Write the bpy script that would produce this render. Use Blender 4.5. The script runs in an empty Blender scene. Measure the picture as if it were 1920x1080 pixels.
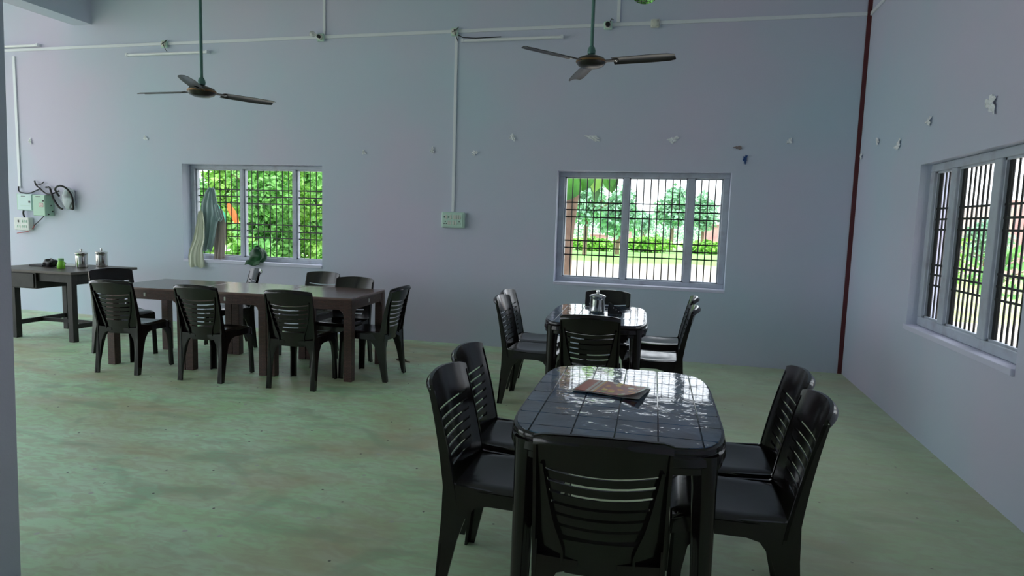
import bpy, bmesh, math, random
from mathutils import Vector, Matrix
random.seed(7)
PI = math.pi
S = bpy.context.scene
C = S.collection

# ------------------------------------------------------------------ camera
cam_d = bpy.data.cameras.new('camera')
cam_d.sensor_width = 36.0
cam_d.lens = 1203.74 / 1920 * 36.0
cam_d.clip_end = 500
cam = bpy.data.objects.new('camera', cam_d); C.objects.link(cam)
def set_cam(loc, yaw, pit, rol):
    F = Vector((math.sin(yaw)*math.cos(pit), math.cos(yaw)*math.cos(pit), math.sin(pit)))
    R = F.cross(Vector((0, 0, 1))).normalized(); U = R.cross(F)
    R2 = R*math.cos(rol)+U*math.sin(rol); U2 = -R*math.sin(rol)+U*math.cos(rol)
    M = Matrix((R2, U2, -F)).transposed().to_4x4(); M.translation = Vector(loc)
    cam.matrix_world = M
set_cam((-1.7612, -7.0740, 1.4493), -0.24025, -0.10363, 0.03057)
S.camera = cam
# ------------------------------------------------------------------ world, sun, exposure
w = bpy.data.worlds.new('overcast_sky'); S.world = w; w.use_nodes = True
bg = w.node_tree.nodes['Background']
bg.inputs['Color'].default_value = (0.86, 0.93, 1.0, 1); bg.inputs['Strength'].default_value = 1.0
sd = bpy.data.lights.new('sun', 'SUN'); sd.energy = 0.8; sd.angle = math.radians(8); sd.color = (1, .97, .9)
sun = bpy.data.objects.new('sun', sd); C.objects.link(sun)
sun.rotation_euler = (math.radians(32), 0, math.radians(-12))
S.view_settings.view_transform = 'Standard'; S.view_settings.look = 'None'
S.view_settings.exposure = 1.62; S.view_settings.gamma = 1.0; S.view_settings.use_curve_mapping = False
S.cycles.use_denoising = True
S.cycles.max_bounces = 10; S.cycles.diffuse_bounces = 7; S.cycles.glossy_bounces = 4
S.cycles.sample_clamp_indirect = 6

# ------------------------------------------------------------------ materials
MATS = {}
def mat(name, col, rough=.5, metal=0, bump=0, bscale=40, var=0, vscale=4, col2=None, coat=0, spec=.5, trans=0, alpha=1, thr=(.35, .65)):
    m = bpy.data.materials.new(name); m.use_nodes = True; nt = m.node_tree; N = nt.nodes; L = nt.links
    b = N['Principled BSDF']
    b.inputs['Base Color'].default_value = (*col, 1); b.inputs['Roughness'].default_value = rough
    b.inputs['Metallic'].default_value = metal; b.inputs['Coat Weight'].default_value = coat
    b.inputs['Specular IOR Level'].default_value = spec
    b.inputs['Transmission Weight'].default_value = trans; b.inputs['Alpha'].default_value = alpha
    tc = N.new('ShaderNodeTexCoord')
    if col2 is not None:
        n = N.new('ShaderNodeTexNoise'); n.inputs['Scale'].default_value = vscale; n.inputs['Detail'].default_value = 5
        r = N.new('ShaderNodeValToRGB'); r.color_ramp.elements[0].position = thr[0]; r.color_ramp.elements[1].position = thr[1]
        r.color_ramp.elements[0].color = (*col, 1); r.color_ramp.elements[1].color = (*col2, 1)
        L.new(tc.outputs['Object'], n.inputs['Vector']); L.new(n.outputs['Fac'], r.inputs['Fac']); L.new(r.outputs['Color'], b.inputs['Base Color'])
    if bump:
        n2 = N.new('ShaderNodeTexNoise'); n2.inputs['Scale'].default_value = bscale; n2.inputs['Detail'].default_value = 4
        bp = N.new('ShaderNodeBump'); bp.inputs['Strength'].default_value = bump; bp.inputs['Distance'].default_value = .01
        L.new(tc.outputs['Object'], n2.inputs['Vector']); L.new(n2.outputs['Fac'], bp.inputs['Height']); L.new(bp.outputs['Normal'], b.inputs['Normal'])
    MATS[name] = m
    return m
mat('wall', (.53, .63, .735), .75, bump=.12, bscale=90, col2=(.64, .585, .73), vscale=.55)
mat('ceiling', (.74, .75, .78), .8, bump=.1, bscale=60)
mat('reveal', (.68, .67, .82), .7, bump=.1, bscale=50)
mat('window_paint', (.50, .54, .62), .45, bump=.15, bscale=70, col2=(.40, .40, .47), vscale=9, thr=(.5, .75))
mat('iron', (.012, .011, .012), .45)
mat('maroon', (.10, .012, .016), .5)
mat('plastic', (.0085, .0052, .0058), .16, bump=.03, bscale=30, spec=.5)
mat('plastic_back', (.022, .015, .014), .3, bump=.04, bscale=120)
mat('tile_plastic', (.012, .020, .038), .07, bump=.55, bscale=7, spec=1.0, coat=.6, col2=(.055, .115, .215), vscale=9, thr=(.36, .64))  # blue tint and streaks paint the reflected wall into the tile colour
mat('wicker_seam', (.02, .012, .011), .5)
mat('steel', (.75, .75, .73), .12, metal=1)
mat('desk_wood', (.012, .010, .009), .5, bump=.2, bscale=30, col2=(.024, .019, .016), vscale=9)
mat('desk_top', (.11, .085, .075), .4, bump=.1, bscale=30, col2=(.07, .055, .048), vscale=7)
mat('pvc', (.78, .80, .85), .4)
mat('pvc_warm', (.66, .66, .60), .35)
mat('socket_white', (.55, .74, .64), .3)
mat('box_green', (.42, .62, .50), .35, bump=.05, bscale=25)
mat('box_pale', (.58, .74, .74), .35)
mat('black', (.008, .008, .009), .4)
mat('clear_plastic', (.72, .78, .82), .12, trans=.55, alpha=.75)
mat('tape', (.88, .89, .92), .15, spec=.8)
mat('tape_blue', (.03, .09, .28), .3)
mat('tape_brown', (.32, .26, .27), .5)
mat('lime', (.30, .75, .06), .3)
mat('lime_cap', (.35, .70, .30), .35)
mat('shirt', (.40, .50, .50), .8, bump=.2, bscale=60, col2=(.34, .45, .46), vscale=5)
mat('cream_cloth', (.66, .68, .56), .8, bump=.2, bscale=60)
mat('tan_cloth', (.50, .42, .37), .8, bump=.2, bscale=60)
mat('bag_green', (.008, .05, .02), .45, bump=.4, bscale=14, col2=(.015, .10, .03), vscale=9)
mat('orange_cloth', (.85, .20, .05), .8)
mat('green_cloth', (.05, .40, .24), .8)
mat('fan_paint', (.022, .016, .015), .28)
mat('fan_gold', (.24, .13, .06), .35, metal=.6)
mat('rod', (.10, .22, .19), .35, metal=.2)
mat('tube_glass', (.92, .92, .95), .25)
mat('bulb', (.8, .8, .8), .1, trans=.3)
mat('leaf_a', (.16, .42, .06), .5, col2=(.34, .62, .12), vscale=1.5)
mat('leaf_b', (.10, .34, .07), .5, col2=(.22, .52, .12), vscale=1.2)
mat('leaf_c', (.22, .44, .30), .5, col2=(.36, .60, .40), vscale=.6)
mat('leaf_big', (.025, .12, .02), .4, col2=(.08, .30, .03), vscale=3)
mat('grass_pale', (.36, .46, .16), .8, col2=(.50, .54, .28), vscale=.7)
mat('bark', (.16, .10, .07), .8, bump=.6, bscale=14, col2=(.24, .16, .11), vscale=6)
mat('brick_far', (.55, .26, .27), .8, bump=.3, bscale=6, col2=(.62, .38, .36), vscale=1.5)
mat('pink_wall', (.62, .48, .46), .8, bump=.3, bscale=5, col2=(.52, .42, .38), vscale=.8)
mat('paper_white', (.75, .75, .74), .6)
mat('debris', (.10, .07, .05), .7)
mat('red_ink', (.45, .06, .06), .5)
mat('led_label', (.62, .60, .52), .5)

def floor_mat():
    m = bpy.data.materials.new('cement_floor'); m.use_nodes = True; nt = m.node_tree; N = nt.nodes; L = nt.links
    b = N['Principled BSDF']; tc = N.new('ShaderNodeTexCoord')
    def noise(scale, det, dist, sx=1, sy=1, rot=0):
        mp = N.new('ShaderNodeMapping'); mp.inputs['Scale'].default_value = (sx, sy, 1); mp.inputs['Rotation'].default_value = (0, 0, rot)
        n = N.new('ShaderNodeTexNoise'); n.inputs['Scale'].default_value = scale; n.inputs['Detail'].default_value = det; n.inputs['Distortion'].default_value = dist
        L.new(tc.outputs['Object'], mp.inputs['Vector']); L.new(mp.outputs['Vector'], n.inputs['Vector']); return n
    def ramp(n, a, c, ca, cb):
        r = N.new('ShaderNodeValToRGB'); e = r.color_ramp.elements
        e[0].position = a; e[1].position = c; e[0].color = ca; e[1].color = cb
        L.new(n.outputs[0], r.inputs['Fac']); return r
    def mix(a, bb, f, mode='MIX'):
        x = N.new('ShaderNodeMix'); x.data_type = 'RGBA'; x.blend_type = mode
        if isinstance(f, float): x.inputs[0].default_value = f
        else: L.new(f, x.inputs[0])
        L.new(a, x.inputs[6])
        if isinstance(bb, tuple): x.inputs[7].default_value = bb
        else: L.new(bb, x.inputs[7])
        return x.outputs[2]
    big = ramp(noise(.55, 4, .6), .36, .64, (.52, .82, .45, 1), (.66, .94, .66, 1))
    brown = ramp(noise(.9, 12, .8, 1, 1.6, .5), .46, .66, (0, 0, 0, 1), (1, 1, 1, 1))
    c = mix(big.outputs[0], (.58, .55, .34, 1), brown.outputs[0])
    sw = ramp(noise(2.6, 12, 1.0, 1, 2.0, .7), .44, .58, (0, 0, 0, 1), (1, 1, 1, 1))
    c = mix(c, mix(c, (.75, .88, .75, 1), .35), sw.outputs[0])
    dk = ramp(noise(2.0, 12, .9, 1, 1.7, .2), .53, .66, (0, 0, 0, 1), (1, 1, 1, 1))
    c = mix(c, mix(c, (.22, .40, .24, 1), .45), dk.outputs[0])
    fn = ramp(noise(9, 12, 1.2, 1, 2.4, .5), .42, .60, (0, 0, 0, 1), (1, 1, 1, 1))
    c = mix(c, mix(c, (.50, .47, .32, 1), .38), fn.outputs[0])
    v = N.new('ShaderNodeTexVoronoi'); v.voronoi_dimensions = '2D'; v.inputs['Scale'].default_value = 2.3; L.new(tc.outputs['Object'], v.inputs['Vector'])
    sp = ramp(v, .011, .018, (1, 1, 1, 1), (0, 0, 0, 1))
    c = mix(c, (.02, .02, .018, 1), sp.outputs[0])
    v2 = N.new('ShaderNodeTexVoronoi'); v2.voronoi_dimensions = '2D'; v2.inputs['Scale'].default_value = 2.1
    mp = N.new('ShaderNodeMapping'); mp.inputs['Location'].default_value = (3.3, 1.7, 0); L.new(tc.outputs['Object'], mp.inputs['Vector']); L.new(mp.outputs['Vector'], v2.inputs['Vector'])
    sp2 = ramp(v2, .018, .03, (1, 1, 1, 1), (0, 0, 0, 1))
    c = mix(c, (.55, .60, .52, 1), sp2.outputs[0])
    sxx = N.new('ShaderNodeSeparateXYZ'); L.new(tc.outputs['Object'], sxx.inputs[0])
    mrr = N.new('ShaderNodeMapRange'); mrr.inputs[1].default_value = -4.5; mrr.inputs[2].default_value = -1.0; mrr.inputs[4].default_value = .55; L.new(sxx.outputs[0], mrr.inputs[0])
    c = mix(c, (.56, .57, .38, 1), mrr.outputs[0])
    L.new(c, b.inputs['Base Color'])
    b.inputs['Roughness'].default_value = .45
    bp = N.new('ShaderNodeBump'); bp.inputs['Strength'].default_value = .12; bp.inputs['Distance'].default_value = .01
    L.new(noise(14, 6, 1).outputs[0], bp.inputs['Height']); L.new(bp.outputs[0], b.inputs['Normal'])
    MATS['floor'] = m
floor_mat()

def rattan_mat():
    m = bpy.data.materials.new('rattan'); m.use_nodes = True; nt = m.node_tree; N = nt.nodes; L = nt.links
    b = N['Principled BSDF']; tc = N.new('ShaderNodeTexCoord')
    mp = N.new('ShaderNodeMapping'); mp.inputs['Rotation'].default_value = (.0, 0, 0)
    # weave relief from the product of two waves along (x+y) and z
    sx = N.new('ShaderNodeSeparateXYZ'); L.new(tc.outputs['Object'], sx.inputs[0])
    ad = N.new('ShaderNodeMath'); ad.operation = 'ADD'; L.new(sx.outputs[0], ad.inputs[0]); L.new(sx.outputs[1], ad.inputs[1])
    cb = N.new('ShaderNodeCombineXYZ'); L.new(ad.outputs[0], cb.inputs[0]); L.new(sx.outputs[2], cb.inputs[1])
    br = N.new('ShaderNodeTexBrick'); br.inputs['Scale'].default_value = 1; br.inputs['Brick Width'].default_value = .03; br.inputs['Row Height'].default_value = .012
    br.inputs['Mortar Size'].default_value = .0016; br.inputs['Mortar Smooth'].default_value = .8
    br.inputs['Color1'].default_value = (.125, .060, .050, 1); br.inputs['Color2'].default_value = (.090, .044, .038, 1); br.inputs['Mortar'].default_value = (.014, .008, .008, 1)
    L.new(cb.outputs[0], br.inputs['Vector']); L.new(br.outputs['Color'], b.inputs['Base Color'])
    bp = N.new('ShaderNodeBump'); bp.invert = True; bp.inputs['Strength'].default_value = .7; bp.inputs['Distance'].default_value = .004
    L.new(br.outputs['Fac'], bp.inputs['Height']); L.new(bp.outputs[0], b.inputs['Normal'])
    b.inputs['Roughness'].default_value = .42
    MATS['rattan'] = m
    m = bpy.data.materials.new('wood_grain_top'); m.use_nodes = True; nt = m.node_tree; N = nt.nodes; L = nt.links
    b = N['Principled BSDF']; tc = N.new('ShaderNodeTexCoord')
    mp = N.new('ShaderNodeMapping'); mp.inputs['Scale'].default_value = (1.2, 26, 1); L.new(tc.outputs['Object'], mp.inputs[0])
    n = N.new('ShaderNodeTexNoise'); n.inputs['Scale'].default_value = 2.5; n.inputs['Detail'].default_value = 6; n.inputs['Distortion'].default_value = .4; L.new(mp.outputs[0], n.inputs[0])
    r = N.new('ShaderNodeValToRGB'); e = r.color_ramp.elements; e[0].position = .35; e[1].position = .7; e[0].color = (.13, .078, .075, 1); e[1].color = (.25, .155, .14, 1)
    L.new(n.outputs[0], r.inputs[0]); L.new(r.outputs[0], b.inputs['Base Color'])
    bp = N.new('ShaderNodeBump'); bp.inputs['Strength'].default_value = .25; bp.inputs['Distance'].default_value = .004; L.new(n.outputs[0], bp.inputs['Height']); L.new(bp.outputs[0], b.inputs['Normal'])
    b.inputs['Roughness'].default_value = .2; b.inputs['Specular IOR Level'].default_value = .6
    MATS['grain'] = m
rattan_mat()

def flyer_mat():
    m = bpy.data.materials.new('printed_paper'); m.use_nodes = True; nt = m.node_tree; N = nt.nodes; L = nt.links
    b = N['Principled BSDF']; tc = N.new('ShaderNodeTexCoord'); sx = N.new('ShaderNodeSeparateXYZ'); L.new(tc.outputs['Object'], sx.inputs[0])
    r = N.new('ShaderNodeValToRGB'); r.color_ramp.interpolation = 'CONSTANT'
    mr = N.new('ShaderNodeMapRange'); mr.inputs[1].default_value = -.145; mr.inputs[2].default_value = .145; L.new(sx.outputs[0], mr.inputs[0])
    e = r.color_ramp.elements; e[0].position = 0; e[0].color = (.62, .58, .56, 1); e[1].position = .035; e[1].color = (.50, .07, .04, 1)
    for p, c in ((.20, (.62, .50, .48, 1)), (.25, (.36, .10, .06, 1)), (.275, (.62, .50, .46, 1)), (.31, (.68, .30, .04, 1)), (.34, (.36, .05, .025, 1)), (.93, (.7, .69, .67, 1))):
        x = e.new(p); x.color = c
    L.new(mr.outputs[0], r.inputs[0])
    # food photographs: cells of orange, green and yellow in the right part
    v = N.new('ShaderNodeTexVoronoi'); v.inputs['Scale'].default_value = 26; L.new(tc.outputs['Object'], v.inputs['Vector'])
    hs = N.new('ShaderNodeSeparateColor'); L.new(v.outputs['Color'], hs.inputs[0])
    r2 = N.new('ShaderNodeValToRGB'); r2.color_ramp.interpolation = 'CONSTANT'; e2 = r2.color_ramp.elements
    e2[0].color = (.78, .28, .03, 1); e2[1].position = .3; e2[1].color = (.85, .58, .08, 1)
    for p, c in ((.5, (.22, .26, .05, 1)), (.65, (.55, .10, .04, 1)), (.82, (.72, .66, .55, 1))): x = e2.new(p); x.color = c
    L.new(hs.outputs[0], r2.inputs[0])
    lt = N.new('ShaderNodeMath'); lt.operation = 'LESS_THAN'; lt.inputs[1].default_value = .42; L.new(v.outputs['Distance'], lt.inputs[0])
    gt = N.new('ShaderNodeMath'); gt.operation = 'GREATER_THAN'; gt.inputs[1].default_value = -.03; L.new(sx.outputs[0], gt.inputs[0])
    l2 = N.new('ShaderNodeMath'); l2.operation = 'LESS_THAN'; l2.inputs[1].default_value = .12; L.new(sx.outputs[0], l2.inputs[0])
    mu = N.new('ShaderNodeMath'); mu.operation = 'MULTIPLY'; L.new(lt.outputs[0], mu.inputs[0]); L.new(gt.outputs[0], mu.inputs[1])
    m2 = N.new('ShaderNodeMath'); m2.operation = 'MULTIPLY'; L.new(mu.outputs[0], m2.inputs[0]); L.new(l2.outputs[0], m2.inputs[1])
    mx = N.new('ShaderNodeMix'); mx.data_type = 'RGBA'; L.new(m2.outputs[0], mx.inputs[0]); L.new(r.outputs[0], mx.inputs[6]); L.new(r2.outputs[0], mx.inputs[7])
    L.new(mx.outputs[2], b.inputs['Base Color']); b.inputs['Roughness'].default_value = .4
    MATS['flyer'] = m
flyer_mat()

def ground_mat():
    m = bpy.data.materials.new('yard_ground'); m.use_nodes = True; nt = m.node_tree; N = nt.nodes; L = nt.links
    b = N['Principled BSDF']; tc = N.new('ShaderNodeTexCoord'); sx = N.new('ShaderNodeSeparateXYZ'); L.new(tc.outputs['Object'], sx.inputs[0])
    n = N.new('ShaderNodeTexNoise'); n.inputs['Scale'].default_value = .35; n.inputs['Detail'].default_value = 6; L.new(tc.outputs['Object'], n.inputs[0])
    ad = N.new('ShaderNodeMath'); ad.operation = 'MULTIPLY_ADD'; ad.inputs[1].default_value = 9; L.new(n.outputs[0], ad.inputs[0]); L.new(sx.outputs[1], ad.inputs[2])
    r = N.new('ShaderNodeValToRGB'); e = r.color_ramp.elements
    mr = N.new('ShaderNodeMapRange'); mr.inputs[1].default_value = 0; mr.inputs[2].default_value = 100; L.new(ad.outputs[0], mr.inputs[0]); L.new(mr.outputs[0], r.inputs[0])
    e[0].position = .26; e[0].color = (.52, .47, .40, 1); e[1].position = .29; e[1].color = (.22, .55, .10, 1)
    for p, c in ((.46, (.24, .52, .14, 1)), (.50, (.50, .52, .36, 1)), (.56, (.26, .52, .18, 1)), (.70, (.55, .54, .44, 1)), (.8, (.3, .5, .24, 1))): x = e.new(p); x.color = c
    L.new(r.outputs[0], b.inputs['Base Color']); b.inputs['Roughness'].default_value = .9
    MATS['ground'] = m
ground_mat()

# ------------------------------------------------------------------ mesh helpers
class MB:
    def __init__(s): s.v = []; s.f = []
    def add(s, vs, fs):
        o = len(s.v); s.v += [tuple(v) for v in vs]; s.f += [tuple(i+o for i in f) for f in fs]; return s
    def box(s, x0, x1, y0, y1, z0, z1, bev=0):
        if bev:
            bm = bmesh.new(); bmesh.ops.create_cube(bm, size=1)
            for v in bm.verts: v.co = Vector(((x0+x1)/2+v.co.x*(x1-x0), (y0+y1)/2+v.co.y*(y1-y0), (z0+z1)/2+v.co.z*(z1-z0)))
            bmesh.ops.bevel(bm, geom=list(bm.edges), offset=bev, segments=2, profile=.5, affect='EDGES')
            bm.verts.index_update(); s.add([v.co[:] for v in bm.verts], [[v.index for v in f.verts] for f in bm.faces]); bm.free(); return s
        return s.add([(x0, y0, z0), (x1, y0, z0), (x1, y1, z0), (x0, y1, z0), (x0, y0, z1), (x1, y0, z1), (x1, y1, z1), (x0, y1, z1)],
                     [(0, 3, 2, 1), (4, 5, 6, 7), (0, 1, 5, 4), (1, 2, 6, 5), (2, 3, 7, 6), (3, 0, 4, 7)])
    def prism(s, poly, fa, fb):
        n = len(poly)
        return s.add([fa(*p) for p in poly]+[fb(*p) for p in poly],
                     [tuple(range(n-1, -1, -1)), tuple(range(n, 2*n))]+[(i, (i+1) % n, n+(i+1) % n, n+i) for i in range(n)])
    def tube(s, pts, rad, n=8, closed=False):
        pts = [Vector(p) for p in pts]; m = len(pts)
        if not hasattr(rad, '__len__'): rad = [rad]*m
        vs = []; fs = []; prev = None
        for i, p in enumerate(pts):
            t = (pts[min(i+1, m-1)]-pts[max(i-1, 0)]).normalized()
            a = prev if prev is not None else (Vector((0, 0, 1)) if abs(t.z) < .9 else Vector((1, 0, 0)))
            a = (a-t*a.dot(t)).normalized(); b = t.cross(a); prev = a
            for k in range(n):
                q = 2*PI*k/n; vs.append(p+(a*math.cos(q)+b*math.sin(q))*rad[i])
        for i in range(m-1):
            for k in range(n): fs.append((i*n+k, i*n+(k+1) % n, (i+1)*n+(k+1) % n, (i+1)*n+k))
        fs.append(tuple(range(n-1, -1, -1))); fs.append(tuple((m-1)*n+k for k in range(n)))
        return s.add(vs, fs)
    def lathe(s, prof, n=24, c=(0, 0, 0)):
        vs = []; fs = []; m = len(prof)
        for r, z in prof:
            for k in range(n): vs.append((c[0]+r*math.cos(2*PI*k/n), c[1]+r*math.sin(2*PI*k/n), c[2]+z))
        for i in range(m-1):
            for k in range(n): fs.append((i*n+k, i*n+(k+1) % n, (i+1)*n+(k+1) % n, (i+1)*n+k))
        fs.append(tuple(range(n-1, -1, -1))); fs.append(tuple((m-1)*n+k for k in range(n)))
        return s.add(vs, fs)
    def panel(s, nu, nv, front, back):
        """closed thick sheet: front(u,v), back(u,v) with u,v in 0..1"""
        W = nu+1; g = [front(i/nu, j/nv) for j in range(nv+1) for i in range(nu+1)]; h = [back(i/nu, j/nv) for j in range(nv+1) for i in range(nu+1)]
        o = len(g); fs = []
        for j in range(nv):
            for i in range(nu):
                a = j*W+i; fs.append((a, a+1, a+W+1, a+W)); fs.append((o+a, o+a+W, o+a+W+1, o+a+1))
        for i in range(nu):
            fs.append((i, o+i, o+i+1, i+1)); a = nv*W+i; fs.append((a, a+1, o+a+1, o+a))
        for j in range(nv):
            a = j*W; fs.append((a, a+W, o+a+W, o+a)); a = j*W+nu; fs.append((a, o+a, o+a+W, a+W))
        return s.add(g+h, fs)
    def xform(s, M):
        s.v = [tuple(M @ Vector(v)) for v in s.v]; return s
    def build(s, name, m, parent=None, loc=None, smooth=False, fix=True):
        me = bpy.data.meshes.new(name); me.from_pydata(s.v, [], s.f)
        if fix:
            bm = bmesh.new(); bm.from_mesh(me); bmesh.ops.recalc_face_normals(bm, faces=list(bm.faces)); bm.to_mesh(me); bm.free()
        me.materials.append(MATS[m] if isinstance(m, str) else m)
        if smooth:
            me.polygons.foreach_set('use_smooth', [True]*len(me.polygons))
            try: me.set_sharp_from_angle(angle=math.radians(40))
            except Exception: pass
        o = bpy.data.objects.new(name, me); C.objects.link(o)
        if parent is not None: o.parent = parent
        if loc: o.location = loc
        return o
def tag(o, label=None, cat=None, group=None, kind=None):
    if label: o['label'] = label
    if cat: o['category'] = cat
    if group: o['group'] = group
    if kind: o['kind'] = kind
    return o
def thing(name, label, cat, loc=(0, 0, 0), rz=0, group=None):
    o = bpy.data.objects.new(name, None); C.objects.link(o); o.empty_display_size = .1
    o.location = loc; o.rotation_euler = (0, 0, rz); return tag(o, label, cat, group)
def copy_tree(o, parent=None):
    c = o.copy(); C.objects.link(c); c.parent = parent
    for ch in list(o.children): copy_tree(ch, c)
    return c
def struct(o): o['kind'] = 'structure'; return o
def cut(o, cutters):
    for cb in cutters:
        md = o.modifiers.new('cut', 'BOOLEAN'); md.operation = 'DIFFERENCE'; md.object = cb; md.solver = 'EXACT'
    dg = bpy.context.evaluated_depsgraph_get(); me = bpy.data.meshes.new_from_object(o.evaluated_get(dg))
    o.modifiers.clear(); old = o.data; o.data = me; bpy.data.meshes.remove(old)
    for cb in cutters: bpy.data.objects.remove(cb)

# ------------------------------------------------------------------ room shell
XL, YF, ZC, T = -13.2, -11.0, 4.35, .25
struct(MB().box(XL-.4, T, YF-T, T, -.3, 0).build('floor', 'floor'))
W1 = (-7.90, -5.90, .835, 2.055); W2 = (-3.02, -1.19, .79, 2.02); W3 = (-3.28, -1.675, .765, 1.955)
VENT = (-2.16, 3.905, .165)
o = MB().box(XL, T, 0, T, 0, ZC).build('wall_back', 'wall')
cutters = [MB().box(a, b, -.1, T+.1, c, d).build('cutter', 'wall') for a, b, c, d in (W1, W2)]
vb = MB().lathe([(VENT[2], -.5), (VENT[2], .5)], 40); vb.xform(Matrix.Translation((VENT[0], .1, VENT[1])) @ Matrix.Rotation(PI/2, 4, 'X'))
cutters.append(vb.build('cutter', 'wall'))
cut(o, cutters); struct(o)
o = MB().box(0, T, YF, 0, 0, ZC).build('wall_right', 'wall')
cut(o, [MB().box(-.1, T+.1, W3[0], W3[1], W3[2], W3[3]).build('cutter', 'wall')]); struct(o)
o = MB().box(XL, T, YF-T, YF, 0, ZC).build('wall_front', 'wall')
cut(o, [MB().box(-12.6, -10.2, YF-T-.1, YF+.1, .02, 3.0).build('cutter', 'wall')]); struct(o)  # unseen opening behind the camera, added to let in more sky light
struct(MB().box(XL-.4, T, YF-T, T, ZC, ZC+.15).build('ceiling', 'ceiling'))
# beam that crosses the room at the left, and the piers of the open left side
struct(MB().box(-9.53, -9.231, YF, 0, 3.828, ZC).build('trim_2', 'wall'))
for i, y in enumerate((-3.7, -7.4)):
    struct(MB().box(XL, XL+.3, y-.15, y+.15, 0, ZC).build('trim_%d' % (i+3), 'wall'))
# rectangular column close to the camera at the left, leaning a little
lean = .050
col = MB().prism([(-4.52, -5.55), (-4.178, -5.55), (-4.178, -5.20), (-4.52, -5.20)], lambda x, y: (x, y, 0), lambda x, y: (x+lean*2.1, y, ZC))
struct(col.build('trim_1', 'wall'))
# dark red painted strip in the room corner
struct(MB().box(-.040, 0, -.008, 0, 0, ZC).build('trim_5', 'maroon'))
# round ventilation opening with a mesh
vt = struct(MB().tube([(VENT[0]+.163*math.cos(a*PI/20), .13, VENT[1]+.163*math.sin(a*PI/20)) for a in range(41)], .01, 6).build('window_4', 'window_paint'))
for k in range(-3, 4):
    d = k*.045; h = math.sqrt(.163**2-d*d)
    MB().tube([(VENT[0]+d-.0, .13, VENT[1]-h), (VENT[0]+d, .13, VENT[1]+h)], .004, 5).build('grille_bar', 'iron', vt)
    MB().tube([(VENT[0]-h, .135, VENT[1]+d), (VENT[0]+h, .135, VENT[1]+d)], .004, 5).build('grille_bar', 'iron', vt)

def window(n, x0, x1, z0, z1, xs, zin, hz, nb, D, along='x', dep=.09, edge=0):
    """frame in an opening; along x (back wall, depth +y) or along y (right wall, depth +x). xs = clear spans between members"""
    def mp(b):
        if along == 'y': b.v = [(v[1], v[0], v[2]) for v in b.v]
        return b
    root = mp(MB().box(x0, x1, D, D+dep, z0, zin[0], .006)); root = struct(root.build('window_%d' % n, 'window_paint'))  # bottom rail carries the rest
    mp(MB().box(x0, x1, D, D+dep, zin[1], z1, .006)).build('head_rail', 'window_paint', root)
    edges = [x0]+[e for s in xs for e in s]+[x1]
    for i in range(0, len(edges), 2):
        a, b = edges[i], edges[i+1]
        mp(MB().box(a, b, D-.002, D+dep-.002, zin[0], zin[1], .006)).build('jamb' if i in (0, len(edges)-2) else 'mullion', 'window_paint', root)
    for (a, b), k in zip(xs, nb):          # stepped rebate inside each light
        r = .014; d0, d1 = D+dep*.33, D+dep*.9; db = D+dep*.67
        mb = MB().box(a, a+r, d0, d1, zin[0], zin[1]).box(b-r, b, d0, d1, zin[0], zin[1]).box(a, b, d0, d1, zin[0], zin[0]+r).box(a, b, d0, d1, zin[1]-r, zin[1])
        mp(mb).build('rebate', 'window_paint', root)
        for j in range(1, k+1):
            x = a+(b-a)*j/(k+1)
            mp(MB().tube([(x, db, zin[0]+.004), (x, db, zin[1]-.004)], .0065, 6)).build('grille_bar', 'iron', root)
        for z in hz:
            mp(MB().box(a+r, b-r, db-.008, db-.002, z-.007, z+.007)).build('grille_rail', 'iron', root)
        if edge:
            for x in (a+r, b-r-edge): mp(MB().box(x, x+edge, db-.004, db+.004, zin[0]+r, zin[1]-r)).build('grille_frame', 'iron', root)
    return root
window(1, W1[0], W1[1], W1[2], W1[3], [(-7.84, -7.16), (-7.115, -6.405), (-6.36, -5.93)], (.885, 2.005), (1.745, 1.66, 1.575, 1.31, 1.225, 1.14), (7, 7, 4), .15)
window(2, W2[0], W2[1], W2[2], W2[3], [(-2.955, -2.30), (-2.24, -1.62), (-1.548, -1.255)], (.84, 1.965), (1.682, 1.60, 1.52, 1.253, 1.173, 1.092), (7, 7, 3), .15)
window(3, W3[0], W3[1], W3[2], W3[3], [(-3.23, -2.74), (-2.645, -2.13), (-2.045, -1.745)], (.83, 1.90), (1.633, 1.556, 1.482, 1.227, 1.156, 1.079), (7, 7, 4), .07, 'y', .055, .035)
# plaster sills
struct(MB().box(W1[0], W1[1], -.012, .15, W1[2]-.035, W1[2]+.002, .004).build('trim_6', 'reveal'))
struct(MB().box(W2[0], W2[1], -.010, .15, W2[2]-.03, W2[2]+.002, .004).build('trim_7', 'reveal'))
struct(MB().box(-.022, .07, W3[0], W3[1], W3[2]-.035, W3[2]+.002, .004).build('trim_8', 'reveal'))

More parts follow.
